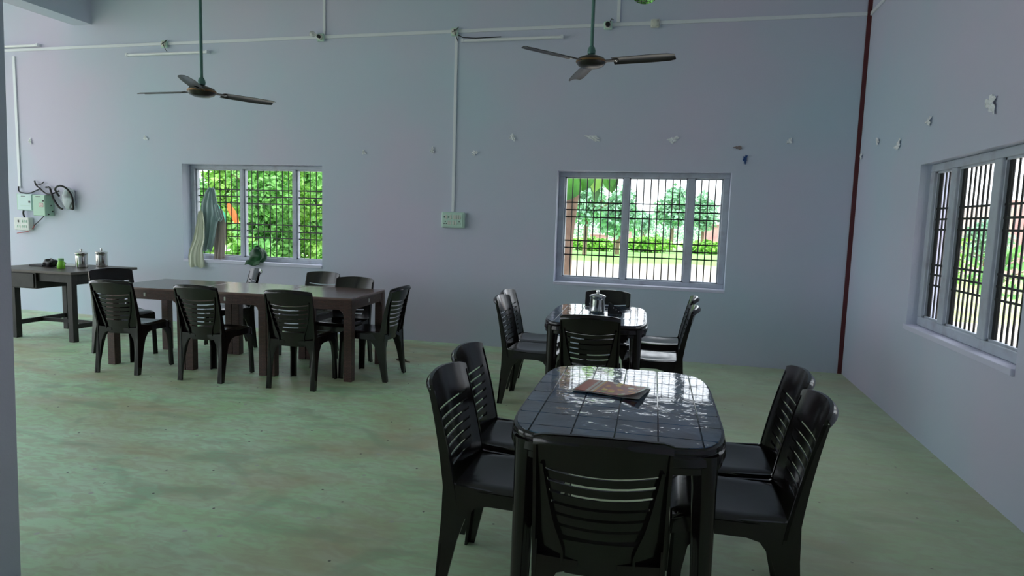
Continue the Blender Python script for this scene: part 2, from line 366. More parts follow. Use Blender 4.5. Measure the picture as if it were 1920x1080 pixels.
# ------------------------------------------------------------------ yard outside
struct(MB().add([(-150, -60, -.35), (150, -60, -.35), (150, 220, -.35), (-150, 220, -.35)], [(0, 1, 2, 3)]).build('ground', 'ground', fix=False))
def leaf_mesh(n, blobs, size, rnd):
    vs = []; fs = []
    tot = sum(b[3]*b[4]*b[5] for b in blobs)
    for cx, cy, cz, rx, ry, rz in blobs:
        k = max(20, int(n*rx*ry*rz/tot))
        for _ in range(k):
            while True:
                p = Vector((rnd.uniform(-1, 1), rnd.uniform(-1, 1), rnd.uniform(-1, 1)))
                if .25 < p.length < 1: break
            p = p*(.55+.45*rnd.random()**.3)
            c = Vector((cx+p.x*rx, cy+p.y*ry, cz+p.z*rz))
            a = Vector((rnd.gauss(0, 1), rnd.gauss(0, 1), rnd.gauss(-.3, .7))).normalized()
            b = a.cross(Vector((rnd.gauss(0, 1), rnd.gauss(0, 1), rnd.gauss(0, 1)))).normalized(); nn = a.cross(b)
            L = size*rnd.uniform(.6, 1.4); W_ = L*.32; o = len(vs)
            vs += [c, c+a*L*.5+b*W_+nn*L*.08, c+a*L, c+a*L*.5-b*W_+nn*L*.08]
            fs += [(o, o+1, o+2), (o, o+2, o+3)]
    m = MB(); m.v = [tuple(v) for v in vs]; m.f = fs; return m
def tree(name, label, cat, x, y, h, blobs, n, size, m, seed, tr=.12, group=None):
    rnd = random.Random(seed); t = thing(name, label, cat, (x, y, -.35), 0, group)
    tb = MB().tube([(0, 0, 0), (.05*h*.1, 0, h*.35), (-.03*h*.1, .02, h*.7), (0, 0, h*.9)], [tr, tr*.8, tr*.5, tr*.2], 8)
    for k in range(4):
        a = rnd.uniform(0, 6.28); z0 = h*rnd.uniform(.35, .6); l = h*.28
        tb.tube([(0, 0, z0), (math.cos(a)*l*.5, math.sin(a)*l*.5, z0+l*.45), (math.cos(a)*l, math.sin(a)*l, z0+l*.7)], [tr*.5, tr*.35, tr*.1], 6)
    tb.build('trunk', 'bark', t, smooth=True)
    f = leaf_mesh(n, blobs, size, rnd).build('foliage', m, t, fix=False); f['kind'] = 'stuff'
    return t
# through the left window: a thick hedge of shrubs
sh = [(-17.6, 11.2, 2.6, 'leaf_a', 'pale green shrub outside the left window, leftmost of the hedge'),
      (-15.6, 8.6, 2.9, 'leaf_b', 'green shrub outside the left window, behind the hung shirt'),
      (-14.0, 11.2, 3.6, 'leaf_a', 'bright green shrub outside the left window, left of its first mullion'),
      (-12.6, 8.6, 3.7, 'leaf_b', 'tall shrub seen through the middle light of the left window'),
      (-11.2, 11.2, 4.0, 'leaf_a', 'yellow green shrub behind the second mullion of the left window'),
      (-9.9, 8.6, 3.6, 'leaf_b', 'shrub seen through the narrow light of the left window'),
      (-8.4, 11.2, 3.4, 'leaf_a', 'shrub at the right end of the hedge outside the left window')]
for i, (x, y, h, m, lab) in enumerate(sh):
    rnd = random.Random(i)
    bl = [(rnd.uniform(-.5, .5), rnd.uniform(-.3, .3), h*q, 1.05-.25*q, .8, h*.24) for q in (.15, .35, .55, .78)]
    tree('shrub', lab, 'shrub', x, y, h, bl, 5200, .17, m, 10+i, .06, 'hedge outside the left window')
for i, (x, y, h, lab) in enumerate([(-19.5, 17, 5.0, 'low tree behind the left end of the hedge'), (-15.6, 16, 6.5, 'tall green tree behind the hedge, nearer the hung shirt'), (-12.0, 17, 6.6, 'tall green tree behind the right half of the hedge')]):
    bl = [(0, 0, h*.62, 1.75, 1.5, h*.3), (0, 0, h*.3, 1.6, 1.4, h*.25)]
    tree('tree', lab, 'tree', x, y, h, bl, 6000, .28, 'leaf_b' if i else 'leaf_a', 40+i, .15, 'trees behind the hedge')
# washing line with two cloths
wl = MB().tube([(-13.6, 4.0, 1.66), (-11.8, 4.0, 1.60), (-10.2, 4.0, 1.60), (-8.0, 4.0, 1.66)], .006, 5)
tag(wl.build('washing_line', 'black'), 'thin washing line strung outside the left window', 'line')
for px in ((-13.6, 'washing line post hidden towards the left end of the hedge'), (-8.0, 'washing line post towards the right end of the hedge')):
    tag(MB().tube([(px[0], 4, -.35), (px[0], 4, 1.70)], [.035, .03], 8).build('line_post', 'bark'), px[1], 'post')
def drape(name, m, rows, ny=14, folds=3, amp=.02, thick=.006, ph=0.):
    """hanging cloth: rows = (z, xcenter, halfwidth, y)"""
    nr = len(rows)
    def P_(u, v, off):
        t = v*(nr-1); i = min(int(t), nr-2); f = t-i; a, b = rows[i], rows[i+1]
        z, xc, hw, y = [a[k]*(1-f)+b[k]*f for k in range(4)]
        s = u*2-1
        fold = amp*(math.sin(folds*PI*s+ph+2.2*v)+.5*math.sin(2.3*folds*PI*s+1+3*v))*(.35+.65*v)
        return (xc+s*hw, y+fold-off, z+.012*math.sin(5*s+ph))
    return MB().panel(ny*2, (nr-1)*5, lambda u, v: P_(u, v, thick), lambda u, v: P_(u, v, 0)).build(name, m, smooth=True)
tag(drape('hung_cloth', 'orange_cloth', [(1.63, -10.28, .03, 3.99), (1.5, -10.22, .09, 3.98), (1.38, -10.16, .09, 3.98), (1.25, -10.11, .06, 3.98)], folds=2, amp=.012), 'orange cloth on the washing line outside the left window', 'cloth')
tag(drape('hung_cloth', 'green_cloth', [(1.62, -10.62, .07, 3.99), (1.45, -10.50, .12, 3.98), (1.32, -10.44, .11, 3.98), (1.22, -10.40, .06, 3.98)], folds=2, amp=.012, ph=1), 'teal green cloth beside the orange one on the washing line', 'cloth')
# low plants in front of the hedge
for i, (x, lab) in enumerate([(-13.3, 'low plant under the hung shirt outside the left window'), (-11.9, 'low plant outside the left window, left of its middle light'), (-10.7, 'low plant below the middle light of the left window'), (-9.5, 'low plant below the second mullion of the left window'), (-8.25, 'low plant at the right end outside the left window')]):
    tree('low_plant', lab, 'plant', x, 5.6+.9*(i % 2), 1.15, [(0, 0, .5, .60, .38, .5), (.1, 0, .9, .4, .3, .3)], 1100, .16, 'leaf_a' if i % 2 else 'leaf_b', 200+i, .03, 'low plants outside the left window')

# through the right-hand back window: near tree with large leaves
t = thing('broad_leaf_tree', 'brown tree trunk with large hanging leaves outside the middle window', 'tree', (-3.42, 3.0, -.35))
MB().tube([(.0, 0, 0), (.02, 0, .9), (.05, 0, 1.6), (.13, 0, 2.3), (.10, 0, 3.2)], [.14, .125, .11, .10, .08], 12).build('trunk', 'bark', t, smooth=True)
MB().tube([(.12, 0, 2.25), (.45, -.05, 2.65), (1.0, -.1, 2.75)], [.05, .035, .015], 8).build('branch', 'bark', t, smooth=True)
def big_leaf(L, W_, seed):
    rnd = random.Random(seed)
    prof = [0, .55, .9, 1, .92, .72, .42, .02]
    def pt(u, v, off):
        k = v*(len(prof)-1); i = min(int(k), len(prof)-2); f = k-i; wd = (prof[i]*(1-f)+prof[i+1]*f)*W_; s = u*2-1
        return (s*wd, -.10*L*math.sin(v*PI)*.6-abs(s)*wd*.22+off, -v*L)
    return MB().panel(4, 10, lambda u, v: pt(u, v, 0), lambda u, v: pt(u, v, .003))
for i, (x, y, z, L, W_, rz, ry, rx) in enumerate([(.20, -.30, 2.42, .42, .17, .3, .35, .15), (.38, -.25, 2.44, .36, .16, -.2, .25, .1), (.52, -.2, 2.50, .52, .15, .4, .05, .1),
                                             (.70, -.2, 2.50, .34, .12, .1, -.15, .2), (.78, -.25, 2.46, .30, .09, -.5, .1, 0), (.86, -.3, 2.44, .26, .12, .5, -.35, .2), (.10, -.2, 2.45, .36, .14, 0, .6, .1), (.42, -.1, 2.40, .50, .10, .8, -.1, -.1)]):
    o = big_leaf(L, W_, i).build('leaf', ('leaf_big', 'leaf_big', 'leaf_a')[i % 3], t, (x, y, z+.10+.09*(i*7 % 3)), smooth=True); o.rotation_euler = (rx, ry, rz)
f = leaf_mesh(2600, [(1.0, 1.2, 5.9, 1.9, 1.3, .9), (.2, .6, 5.4, 1.0, .9, .6)], .26, random.Random(5)).build('crown', 'leaf_b', t, fix=False); f['kind'] = 'stuff'
MB().tube([(.10, 0, 3.2), (.2, .3, 4.2), (.8, .8, 5.4)], [.08, .06, .03], 8).build('trunk_fork', 'bark', t, smooth=True)
# middle distance: hedges, trees, small brick structures
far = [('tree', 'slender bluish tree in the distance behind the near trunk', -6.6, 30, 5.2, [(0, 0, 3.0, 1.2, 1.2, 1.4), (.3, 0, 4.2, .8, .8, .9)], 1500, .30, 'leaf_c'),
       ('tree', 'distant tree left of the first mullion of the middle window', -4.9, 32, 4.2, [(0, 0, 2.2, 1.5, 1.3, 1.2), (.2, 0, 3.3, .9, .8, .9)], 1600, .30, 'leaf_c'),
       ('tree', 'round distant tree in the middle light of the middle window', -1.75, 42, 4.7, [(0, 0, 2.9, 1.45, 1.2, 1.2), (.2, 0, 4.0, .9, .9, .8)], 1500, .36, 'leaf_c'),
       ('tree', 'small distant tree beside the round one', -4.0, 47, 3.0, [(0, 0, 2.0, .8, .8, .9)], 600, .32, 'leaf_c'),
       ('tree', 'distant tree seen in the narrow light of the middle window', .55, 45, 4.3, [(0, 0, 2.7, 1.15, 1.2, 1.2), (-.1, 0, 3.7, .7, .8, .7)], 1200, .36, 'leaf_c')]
for i, (nm, lab, x, y, h, bl, n, sz, m) in enumerate(far):
    tree(nm, lab, 'tree', x, y, h, bl, n, sz, m, 70+i, .14, 'distant trees')
for i, (x, y, wd, ht, lab) in enumerate([(-6.9, 36, 1.7, .9, 'far low hedge behind the near trunk'), (-3.2, 37, 1.75, 1.1, 'far low hedge in the centre of the middle window'), (.5, 38, 1.7, .9, 'far low hedge in the narrow light of the middle window'),
                                         (-9.4, 60, 6.0, 3.0, 'farthest hedge at the left of the middle window'), (-1.5, 62, 7.0, 2.8, 'farthest hedge at the right of the middle window')]):
    t = thing('hedge', lab, 'hedge', (x, y, -.35), 0, 'far hedges')
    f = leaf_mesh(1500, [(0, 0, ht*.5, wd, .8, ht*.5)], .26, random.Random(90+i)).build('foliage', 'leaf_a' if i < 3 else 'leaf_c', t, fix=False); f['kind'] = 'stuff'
for i, (x, y, wd, ht, lab) in enumerate([(-7.6, 46, 1.3, .9, 'small red brick hut far away, left of the others'), (-6.0, 50, 1.5, 1.3, 'small red brick hut far away near the first mullion'), (1.6, 48, 1.6, 2.0, 'taller red brick hut far away in the narrow light')]):
    t = thing('brick_hut', lab, 'hut', (x, y, -.35), 0, 'far brick huts')
    MB().box(-wd/2, wd/2, 0, 1.6, 0, ht).build('walls', 'brick_far', t); MB().box(-wd/2-.1, wd/2+.1, -.15, 1.75, ht, ht+.12).build('roof', 'pink_wall', t)
# beyond the right-hand window: boundary wall with piers, tall grass, small trees
t = thing('boundary_wall', 'pale pink boundary wall outside the right window', 'wall', (0, 0, -.35))
for k in range(9):
    MB().box(6+k*3.2, 6+k*3.2+2.8, 24, 24.25, 0, 3.0).build('wall_panel', 'pink_wall', t)
for k in range(9): MB().box(6+k*3.2-.4, 6+k*3.2, 23.9, 24.35, 0, 3.3).build('pier', 'brick_far', t)
tag(MB().tube([(1.75, 2.6, -.35), (1.76, 2.6, 1.5), (1.74, 2.6, 4.2)], .17, 12).build('verandah_post', 'brick_far', smooth=True), 'reddish round post outside the far end of the right window', 'post')
for i, (x, y, h, m, lab) in enumerate([(5.2, 11.5, 2.0, 'leaf_a', 'young sapling outside the right window, nearest the far mullion'), (4.2, 6.8, 2.0, 'leaf_b', 'leafy sapling outside the right window, near its right edge'), (9.0, 19, 2.6, 'leaf_c', 'bush by the boundary wall outside the right window'), (12.5, 20, 2.4, 'leaf_c', 'second bush along the boundary wall'), (6.6, 18, 2.3, 'leaf_b', 'green bush by the first pier of the boundary wall')]):
    tree('sapling' if i < 2 else 'bush', lab, 'plant', x, y, h, [(0, 0, h*.6, .5+.3*(i > 1), .5, h*.35)], 110 if i < 2 else 700, .2, m, 120+i, .03)
tag(MB().box(3.0, 40, 8, 22, -.40, -.349).build('grass_field', 'grass_pale'), 'bright grass field outside the right window', 'grass', kind='stuff')

# ------------------------------------------------------------------ chairs
def make_chair():
    root = thing('chair', 'x', 'chair')
    hw = .204
    def by(x, z):
        t = (z-.40)/.44
        return -.165-.105*max(t, -.3)*(.7+.3*t)-.036*(1-(x/hw)**2)
    TH = .011
    ztop = lambda x: .828+.017*(1-(x/hw)**2)-(.006*max(0, (abs(x)-.18)/.024)**2)
    sag = lambda x: .013*max(0, 1-(x/.168)**2)
    hi = lambda z: .100+.066*max(0, (z-.47)/.25)**.55
    b = MB()
    def sheet(x0, x1, z0, z1, nu, nv, th=TH):   # x0.. z1 may be functions
        def q(u, v, off):
            vz = v
            za, zb = z0, z1
            z_lin = None
            if callable(z1):
                xa = x0+(x1-x0)*u; za -= sag(xa); z = za+(z1(xa)-za)*vz; x = xa
            else:
                z = za+(zb-za)*vz
                xa = x0(z) if callable(x0) else x0; xb = x1(z) if callable(x1) else x1
                x = xa+(xb-xa)*u
            return (x, by(x, z)-off, z)
        b.panel(nu, nv, lambda u, v: q(u, v, 0), lambda u, v: q(u, v, th))
    sheet(-hw, hw, .722, ztop, 14, 5, .013)                       # crest
    sheet(lambda z: hi(z), hw, .38, .722, 3, 10); sheet(-hw, lambda z: -hi(z), .38, .722, 3, 10)   # stiles
    sheet(lambda z: -hi(z)-.001, lambda z: hi(z)+.001, .36, .478, 8, 4)      # lower rail
    for s in (-1, 1):                                              # side returns running backwards
        def rq(u, v, off, s=s):
            z = .36+(.80-.36)*v; d = .050-.028*v
            return (s*(hw-off), by(hw, z)-u*d, z)
        b.panel(2, 10, lambda u, v: rq(u, v, 0), lambda u, v: rq(u, v, .010))
        def rib(u, v, off, s=s):                                   # raised rib along the slat field, at the back
            z = .40+(.735-.40)*v; x = s*(hi(z)+.006+.008*u); return (x, by(x, z)-.010-off, z)
        b.panel(1, 8, lambda u, v: rib(u, v, 0), lambda u, v: rib(u, v, .014))
    def lip(u, v, off):                                            # rolled top edge
        x = -hw+2*hw*u; z = ztop(x); return (x, by(x, z)-.004-v*.026*(1-.55*(x/hw)**4), z-.001-.018*v*v-off)
    b.panel(14, 3, lambda u, v: lip(u, v, 0), lambda u, v: lip(u, v, .009))
    back = b.build('backrest', 'plastic', root, smooth=True)
    for k in range(6):
        z1 = .7125-.037*k; z0 = z1-.0270; m = MB()
        def q(u, v, off):
            z = z0+(z1-z0)*v; h = hi((z0+z1)/2)+.003; x = -h+2*h*u; z -= sag(x); return (x, by(x, z)+.001-off, z)
        m.panel(8, 1, lambda u, v: q(u, v, 0), lambda u, v: q(u, v, .007)).build('slat', 'plastic', back, smooth=True)
    # seat with waterfall front and turned-down rim
    m = MB()
    def sq(u, v):
        s = u*2-1; y = -.175+.395*v; h = (.196+.022*v)*(1-.10*max(0, (v-.86)/.14)**2)
        z = .440-.012*(1-s*s)*math.sin(min(1, v*1.1)*PI)+.004*v-.030*max(0, (v-.80)/.2)**2-.014*max(0, (abs(s)-.86)/.14)**2
        return s*h, y, z
    m.panel(12, 12, lambda u, v: sq(u, v), lambda u, v: (sq(u, v)[0]*.97, sq(u, v)[1]*.985, sq(u, v)[2]-.012))
    def rim(s):
        def f(u, v, off):
            x, y, z = sq((1+s)/2, u); return (x-s*off+s*.004*v, y, z-.004-v*.050)
        m.panel(8, 1, lambda u, v: f(u, v, 0), lambda u, v: f(u, v, .008))
    rim(1); rim(-1)
    m.panel(8, 1, lambda u, v: (sq(u, 1)[0], sq(u, 1)[1]+.002, sq(u, 1)[2]-.002-v*.045), lambda u, v: (sq(u, 1)[0], sq(u, 1)[1]-.008, sq(u, 1)[2]-.002-v*.045))
    m.build('seat', 'plastic', root, smooth=True)
    # legs: two plates meeting at the outer corner
    fp = [(0.02, .428), (.195, .428), (.214, .40), (.222, .2), (.226, 0), (.182, 0), (.172, .22), (.155, .31), (.115, .36), (.02, .385)]
    rp = [(.02, .428), (-.165, .44), (-.215, .47), (-.218, .40), (-.222, .2), (-.245, 0), (-.205, 0), (-.155, .22), (-.125, .31), (-.085, .36), (.02, .385)]
    ff = [(.205, .42), (.06, .41), (.06, .385), (.125, .365), (.158, .30), (.168, .2), (.172, 0), (.214, 0)]
    for s in (-1, 1):
        xo = lambda z: .2+.014*(1-min(z, .43)/.43)
        m = MB().prism(fp, lambda y, z: (s*xo(z), y, z), lambda y, z: (s*(xo(z)-.012), y, z))
        yf = lambda z: .214+.010*(1-z/.42)
        m.prism(ff, lambda x, z: (s*min(x, xo(z)), yf(z), z), lambda x, z: (s*min(x, xo(z)), yf(z)-.012, z))
        m.build('leg', 'plastic', root)
        m = MB().prism(rp, lambda y, z: (s*xo(z), y, z), lambda y, z: (s*(xo(z)-.012), y, z))
        yr = lambda z: -.212-.030*(1-z/.42)**2
        m.prism(ff, lambda x, z: (s*min(x, xo(z)), yr(z), z), lambda x, z: (s*min(x, xo(z)), yr(z)+.012, z))
        m.build('leg', 'plastic', root)
    return root
chair0 = make_chair()
G1, G2, G3 = 'chairs at the long table', 'chairs at the middle table', 'chairs at the near table'
CH = [(-6.475, -2.265, 5, 'dark plastic slat-back chair seen from behind at the left of the long table', G1),
      (-5.62, -2.245, 2, 'dark plastic slat-back chair seen from behind at the middle of the long table', G1),
      (-4.79, -2.205, 6, 'dark plastic slat-back chair seen from behind at the right of the long table', G1),
      (-7.06, -1.80, -112, 'dark plastic chair at the left end of the long table, nearest the wooden desk', G1),
      (-6.38, -1.10, 138, 'dark chair turned sideways behind the long table, under the green bag', G1),
      (-5.42, -1.10, 176, 'dark chair behind the long table, second from its right end, facing the camera', G1),
      (-4.83, -1.47, 180, 'dark chair behind the long table, next to its right end, facing the camera', G1),
      (-4.37, -1.745, 90, 'dark plastic chair at the right end of the long table, seen from the side', G1),
      (-2.28, -2.52, 4, 'dark chair seen from behind between the two glossy tables', G2),
      (-2.285, -1.43, 183, 'dark chair facing the camera behind the steel jug, below the middle window', G2),
      (-2.80, -2.02, -90, 'dark chair on the left of the farther glossy table, the nearer one', G2),
      (-2.86, -1.58, -90, 'dark chair on the left of the farther glossy table, the one next to the wall', G2),
      (-1.85, -1.98, 90, 'dark chair on the right of the farther glossy table, the nearer one', G2),
      (-1.83, -1.27, 90, 'dark chair on the right of the farther glossy table, the one next to the wall', G2),
      (-1.945, -4.97, 4.5, 'large dark chair seen from behind in front of the near glossy table', G3),
      (-2.345, -4.625, -90, 'glossy dark chair on the left of the near table, closest to the camera', G3),
      (-2.41, -4.15, -90, 'glossy dark chair on the left of the near table, the farther one', G3),
      (-1.49, -4.58, 90, 'glossy dark chair on the right of the near table, closest to the camera', G3),
      (-1.475, -4.13, 90, 'glossy dark chair on the right of the near table, the farther one', G3)]
for i, (x, y, a, lab, g) in enumerate(CH):
    o = chair0 if i == 0 else copy_tree(chair0)
    o.location = (x, y, 0); o.rotation_euler = (0, 0, math.radians(a)); tag(o, lab, 'chair', g)

# ------------------------------------------------------------------ rattan tables (three square ones in a row)
def make_rattan():
    s = .807/2-.003; H = .74; root = thing('square_table', 'x', 'table')
    MB().box(-s, s, -s, s, H-.022, H, .006).build('tabletop', 'grain', root)
    lw = .075; za, zb = .635, H-.022
    for r in range(4):
        M = Matrix.Rotation(r*PI/2, 4, 'Z')
        m = MB().box(-s+lw, s-lw, -s+.006, -s+.03, za, zb); m.xform(M); ap = m.build('apron', 'rattan', root)
        c = MB().box(-.008, .008, -s+.001, -s+.008, za+.025, za+.06, .002); c.xform(M); c.build('clip', 'pvc_warm', ap)
    for sx in (-1, 1):
        for sy in (-1, 1):
            m = MB().box(min(sx*s, sx*(s-lw)), max(sx*s, sx*(s-lw)), min(sy*s, sy*(s-lw)), max(sy*s, sy*(s-lw)), 0, zb, .004)
            c = [(0, zb-.06), (0, za-.05), (.012, za-.02), (.045, za+.002), (.045, zb-.06)]       # rounded corner bracket
            m.prism(c, lambda a, z: (sx*(s-lw-a), sy*(s-.004), z), lambda a, z: (sx*(s-lw-a), sy*(s-.03), z))
            m.prism(c, lambda a, z: (sx*(s-.004), sy*(s-lw-a), z), lambda a, z: (sx*(s-.03), sy*(s-lw-a), z))
            m.build('leg', 'rattan', root)
    return root
rt = make_rattan(); th = .076; sp = .807
for i, lab in enumerate(['brown wicker-pattern square table, right third of the long row', 'brown wicker-pattern square table, middle of the long row of three', 'brown wicker-pattern square table, left third of the long row']):
    o = rt if i == 0 else copy_tree(rt)
    cx, cy = -4.414, -2.052
    lx, ly = -(i+.5)*sp, .5*sp
    o.location = (cx+lx*math.cos(th)-ly*math.sin(th), cy+lx*math.sin(th)+ly*math.cos(th), 0); o.rotation_euler = (0, 0, th); tag(o, lab, 'table', 'square tables in the long row')

# ------------------------------------------------------------------ glossy plastic tables with tiled tops
TW, TL = .378, .56
def outline(k=1.0, inset=0., n=72):
    pts = []
    for i in range(n):
        a = 2*PI*i/n; c, s_ = math.cos(a), math.sin(a); e = 2/5.5
        x = math.copysign(abs(c)**e, c)*(TW-inset); y = math.copysign(abs(s_)**e, s_)*(TL-inset); pts.append((x, y))
    return pts
def inside(x, y, inset=.012):
    return (abs(x)/(TW-inset))**5.5+(abs(y)/(TL-inset))**5.5 <= 1
def clip_tile(x0, x1, y0, y1):
    """tile rectangle clipped by the rounded outline (polygon)"""
    n = 5; ring = []
    for i in range(n): ring.append((x0+(x1-x0)*i/n, y0))
    for i in range(n): ring.append((x1, y0+(y1-y0)*i/n))
    for i in range(n): ring.append((x1-(x1-x0)*i/n, y1))
    for i in range(n): ring.append((x0, y1-(y1-y0)*i/n))
    cx = min(max((x0+x1)/2, -TW+.06), TW-.06)*.97; cy = min(max((y0+y1)/2, -TL+.06), TL-.06)*.97
    out = []
    for x, y in ring:
        if inside(x, y): out.append((x, y)); continue
        lo, hi_ = 0., 1.
        for _ in range(18):
            md = (lo+hi_)/2
            if inside(cx+(x-cx)*md, cy+(y-cy)*md): lo = md
            else: hi_ = md
        out.append((cx+(x-cx)*lo, cy+(y-cy)*lo))
    return out
def make_table():
    root = thing('plastic_table', 'x', 'table'); H = .74
    m = MB(); n = 72; prof = [(.010, H-.0035), (.002, H-.008), (0, H-.014), (0, H-.020), (.006, H-.023), (.004, H-.028), (-.004, H-.034), (-.006, H-.060), (-.003, H-.064), (.002, H-.066), (.002, H-.088), (.014, H-.088), (.014, H-.03)]
    vs = []; fs = []
    for ins, z in prof: vs += [(x, y, z) for x, y in outline(inset=ins, n=n)]
    for j in range(len(prof)-1):
        for i in range(n): fs.append((j*n+i, j*n+(i+1) % n, (j+1)*n+(i+1) % n, (j+1)*n+i))
    fs.append(tuple(range(n))); fs.append(tuple((len(prof)-1)*n+i for i in range(n-1, -1, -1)))
    top = m.add(vs, fs).build('tabletop', 'plastic', root, smooth=True)
    gx = [-TW, -.29, -.145, 0, .145, .29, TW]; gy = [-TL]+[-.45+.15*k for k in range(7)]+[TL]; g = .0022
    for i in range(len(gx)-1):
        for j in range(len(gy)-1):
            p = clip_tile(gx[i]+g, gx[i+1]-g, gy[j]+g, gy[j+1]-g)
            mb = MB()
            cxx = sum(q[0] for q in p)/len(p); cyy = sum(q[1] for q in p)/len(p); nn = len(p)
            zt = H
            shr = lambda q, k: (cxx+(q[0]-cxx)*k, cyy+(q[1]-cyy)*k)
            v = [(*q, H-.004) for q in p]+[(*q, zt-.001) for q in p]+[(*shr(q, .985), zt) for q in p]
            f = [tuple(range(nn-1, -1, -1))]+[tuple(range(2*nn, 3*nn))]
            for k in range(nn):
                f += [(k, (k+1) % nn, nn+(k+1) % nn, nn+k), (nn+k, nn+(k+1) % nn, 2*nn+(k+1) % nn, 2*nn+k)]
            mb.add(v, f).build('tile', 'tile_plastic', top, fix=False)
    for sx in (-1, 1):
        for sy in (-1, 1):
            lx, ly = sx*(TW-.078), sy*(TL-.065)
            MB().tube([(lx+sx*.012, ly+sy*.012, 0), (lx+sx*.010, ly+sy*.010, .02), (lx, ly, .60), (lx-sx*.004, ly-sy*.004, H-.03)], [.028, .031, .040, .046], 14).build('leg', 'plastic', root, smooth=True)
    return root
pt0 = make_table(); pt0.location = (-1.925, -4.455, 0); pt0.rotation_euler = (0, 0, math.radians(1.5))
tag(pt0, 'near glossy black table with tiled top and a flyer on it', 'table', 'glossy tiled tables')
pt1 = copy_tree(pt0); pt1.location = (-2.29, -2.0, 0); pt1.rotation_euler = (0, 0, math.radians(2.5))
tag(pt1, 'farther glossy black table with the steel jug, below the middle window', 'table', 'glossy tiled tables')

# flyer, steel jug and holder
fl = thing('flyer', 'red and yellow printed flyer lying on the near table', 'flyer', (-1.975, -4.345, .7405), math.radians(-11))
def sheet_pt(u, v, z0, lift, w=.285, d=.205, sh=0):
    x = (u-.5)*w; y = (v-.5)*d+sh*(u-.5); return (x, y, z0+lift*max(0, u-.55)**2*4*(1.2-v)+.003*math.sin(u*5))
MB().panel(14, 6, lambda u, v: sheet_pt(u, v, .0075, .030), lambda u, v: sheet_pt(u, v, .0070, .030)).build('front_page', 'flyer', fl, smooth=True)
MB().panel(14, 6, lambda u, v: sheet_pt(u, v, .0038, .006, .288, .21, .008), lambda u, v: sheet_pt(u, v, .0032, .006, .288, .21, .008)).build('back_page', 'paper_white', fl, smooth=True)
def jug(r, h, loc, rz, lab):
    t = thing('steel_jug', lab, 'jug', loc, rz, 'steel jugs')
    MB().lathe([(r*.9, 0), (r*.98, .006), (r, .02), (r*.97, h*.8), (r*.96, h-.006), (r*1.02, h)], 28).build('body', 'steel', t, smooth=True)
    lid = MB().lathe([(r*1.05, h), (r*1.06, h+.008), (r*.8, h+.018), (r*.25, h+.024), (r*.2, h+.027)], 28).build('lid', 'steel', t, smooth=True)
    MB().lathe([(r*.16, h+.026), (r*.16, h+.036), (r*.24, h+.040), (r*.22, h+.052), (r*.05, h+.055)], 14).build('knob', 'steel', lid, smooth=True)
    MB().tube([(r*.95, 0, h*.85), (r*1.35, 0, h*.86), (r*1.5, 0, h*.7), (r*1.45, 0, h*.4), (r*1.2, 0, h*.22), (r*.96, 0, h*.2)], .006, 8).build('handle', 'steel', t, smooth=True)
    return t
jug(.062, .125, (-2.31, -1.93, .7405), math.radians(100), 'small lidded steel jug on the farther glossy table')
t = thing('napkin_holder', 'black triangular napkin holder beside the steel jug', 'holder', (-2.165, -1.95, .7405), .3)
for y in (-.022, .022):
    MB().prism([(-.055, 0), (.055, 0), (.045, .02), (-.035, .085), (-.05, .085)], lambda a, z: (a, y-.002, z), lambda a, z: (a, y+.002, z)).build('side_plate', 'black', t)
MB().box(-.05, .05, -.02, .02, 0, .004).build('base', 'black', t)
for k in range(3): MB().lathe([(.004, -.001), (.004, .001)], 8, (0, 0, 0)).xform(Matrix.Translation((-.02+.022*k, -.0255, .05-.014*k)) @ Matrix.Rotation(PI/2, 4, 'X')).build('stud', 'steel', t)

# ------------------------------------------------------------------ wooden desk and what stands on it
DX0, DX1, DY0, DY1, DZ = -9.15, -7.93, -1.60, -.72, .765
t = thing('wooden_desk', 'dark wooden desk with a drawer box beside the left column', 'desk', (-8.54, -1.16, 0))
def D(b): b.xform(Matrix.Translation((8.54, 1.16, 0))); return b
D(MB().box(DX0, DX1, DY0, DY1, DZ-.028, DZ, .004)).build('desktop', 'desk_top', t)
D(MB().box(DX0+.05, DX1-.05, DY0+.055, DY0+.08, DZ-.12, DZ-.028)).build('apron', 'desk_wood', t)
D(MB().box(DX0+.05, DX1-.05, DY1-.08, DY1-.055, DZ-.12, DZ-.028)).build('apron', 'desk_wood', t)
D(MB().box(DX1-.08, DX1-.055, DY0+.05, DY1-.05, DZ-.12, DZ-.028)).build('apron', 'desk_wood', t)
dw = D(MB().box(DX0+.08, -8.44, DY0+.03, DY1-.2, DZ-.205, DZ-.03)).build('drawer', 'desk_wood', t)
D(MB().box(DX0+.10, -8.46, DY0+.018, DY0+.030, DZ-.195, DZ-.04, .003)).build('drawer_front', 'desk_wood', dw)
for x in (DX0+.38, DX1-.06):
    for y in (DY0+.06, DY1-.20):
        D(MB().box(x-.032, x+.032, y-.032, y+.032, 0, DZ-.028, .003)).build('leg', 'desk_wood', t)
    D(MB().box(x-.012, x+.012, DY0+.09, DY1-.23, .14, .19)).build('stretcher', 'desk_wood', t)
D(MB().box(DX0+.39, DX1-.07, (DY0+DY1)/2-.10, (DY0+DY1)/2-.07, .145, .185)).build('stretcher', 'desk_wood', t)
jug(.062, .165, (-8.31, -1.12, DZ+.0005), 2.6, 'tall lidded steel jug on the desk, nearer the green bottle')
jug(.062, .165, (-8.30, -.86, DZ+.0005), 2.4, 'tall lidded steel jug on the desk, rightmost, behind the chair')
t = thing('green_bottle', 'small lime green plastic bottle on the wooden desk', 'bottle', (-8.40, -1.30, DZ+.0005))
MB().lathe([(.036, 0), (.040, .005), (.039, .04), (.033, .06), (.027, .085), (.027, .092)], 20).build('body', 'lime', t, smooth=True)
MB().lathe([(.030, .092), (.030, .112), (.027, .115)], 18).build('cap', 'lime_cap', t, smooth=True)
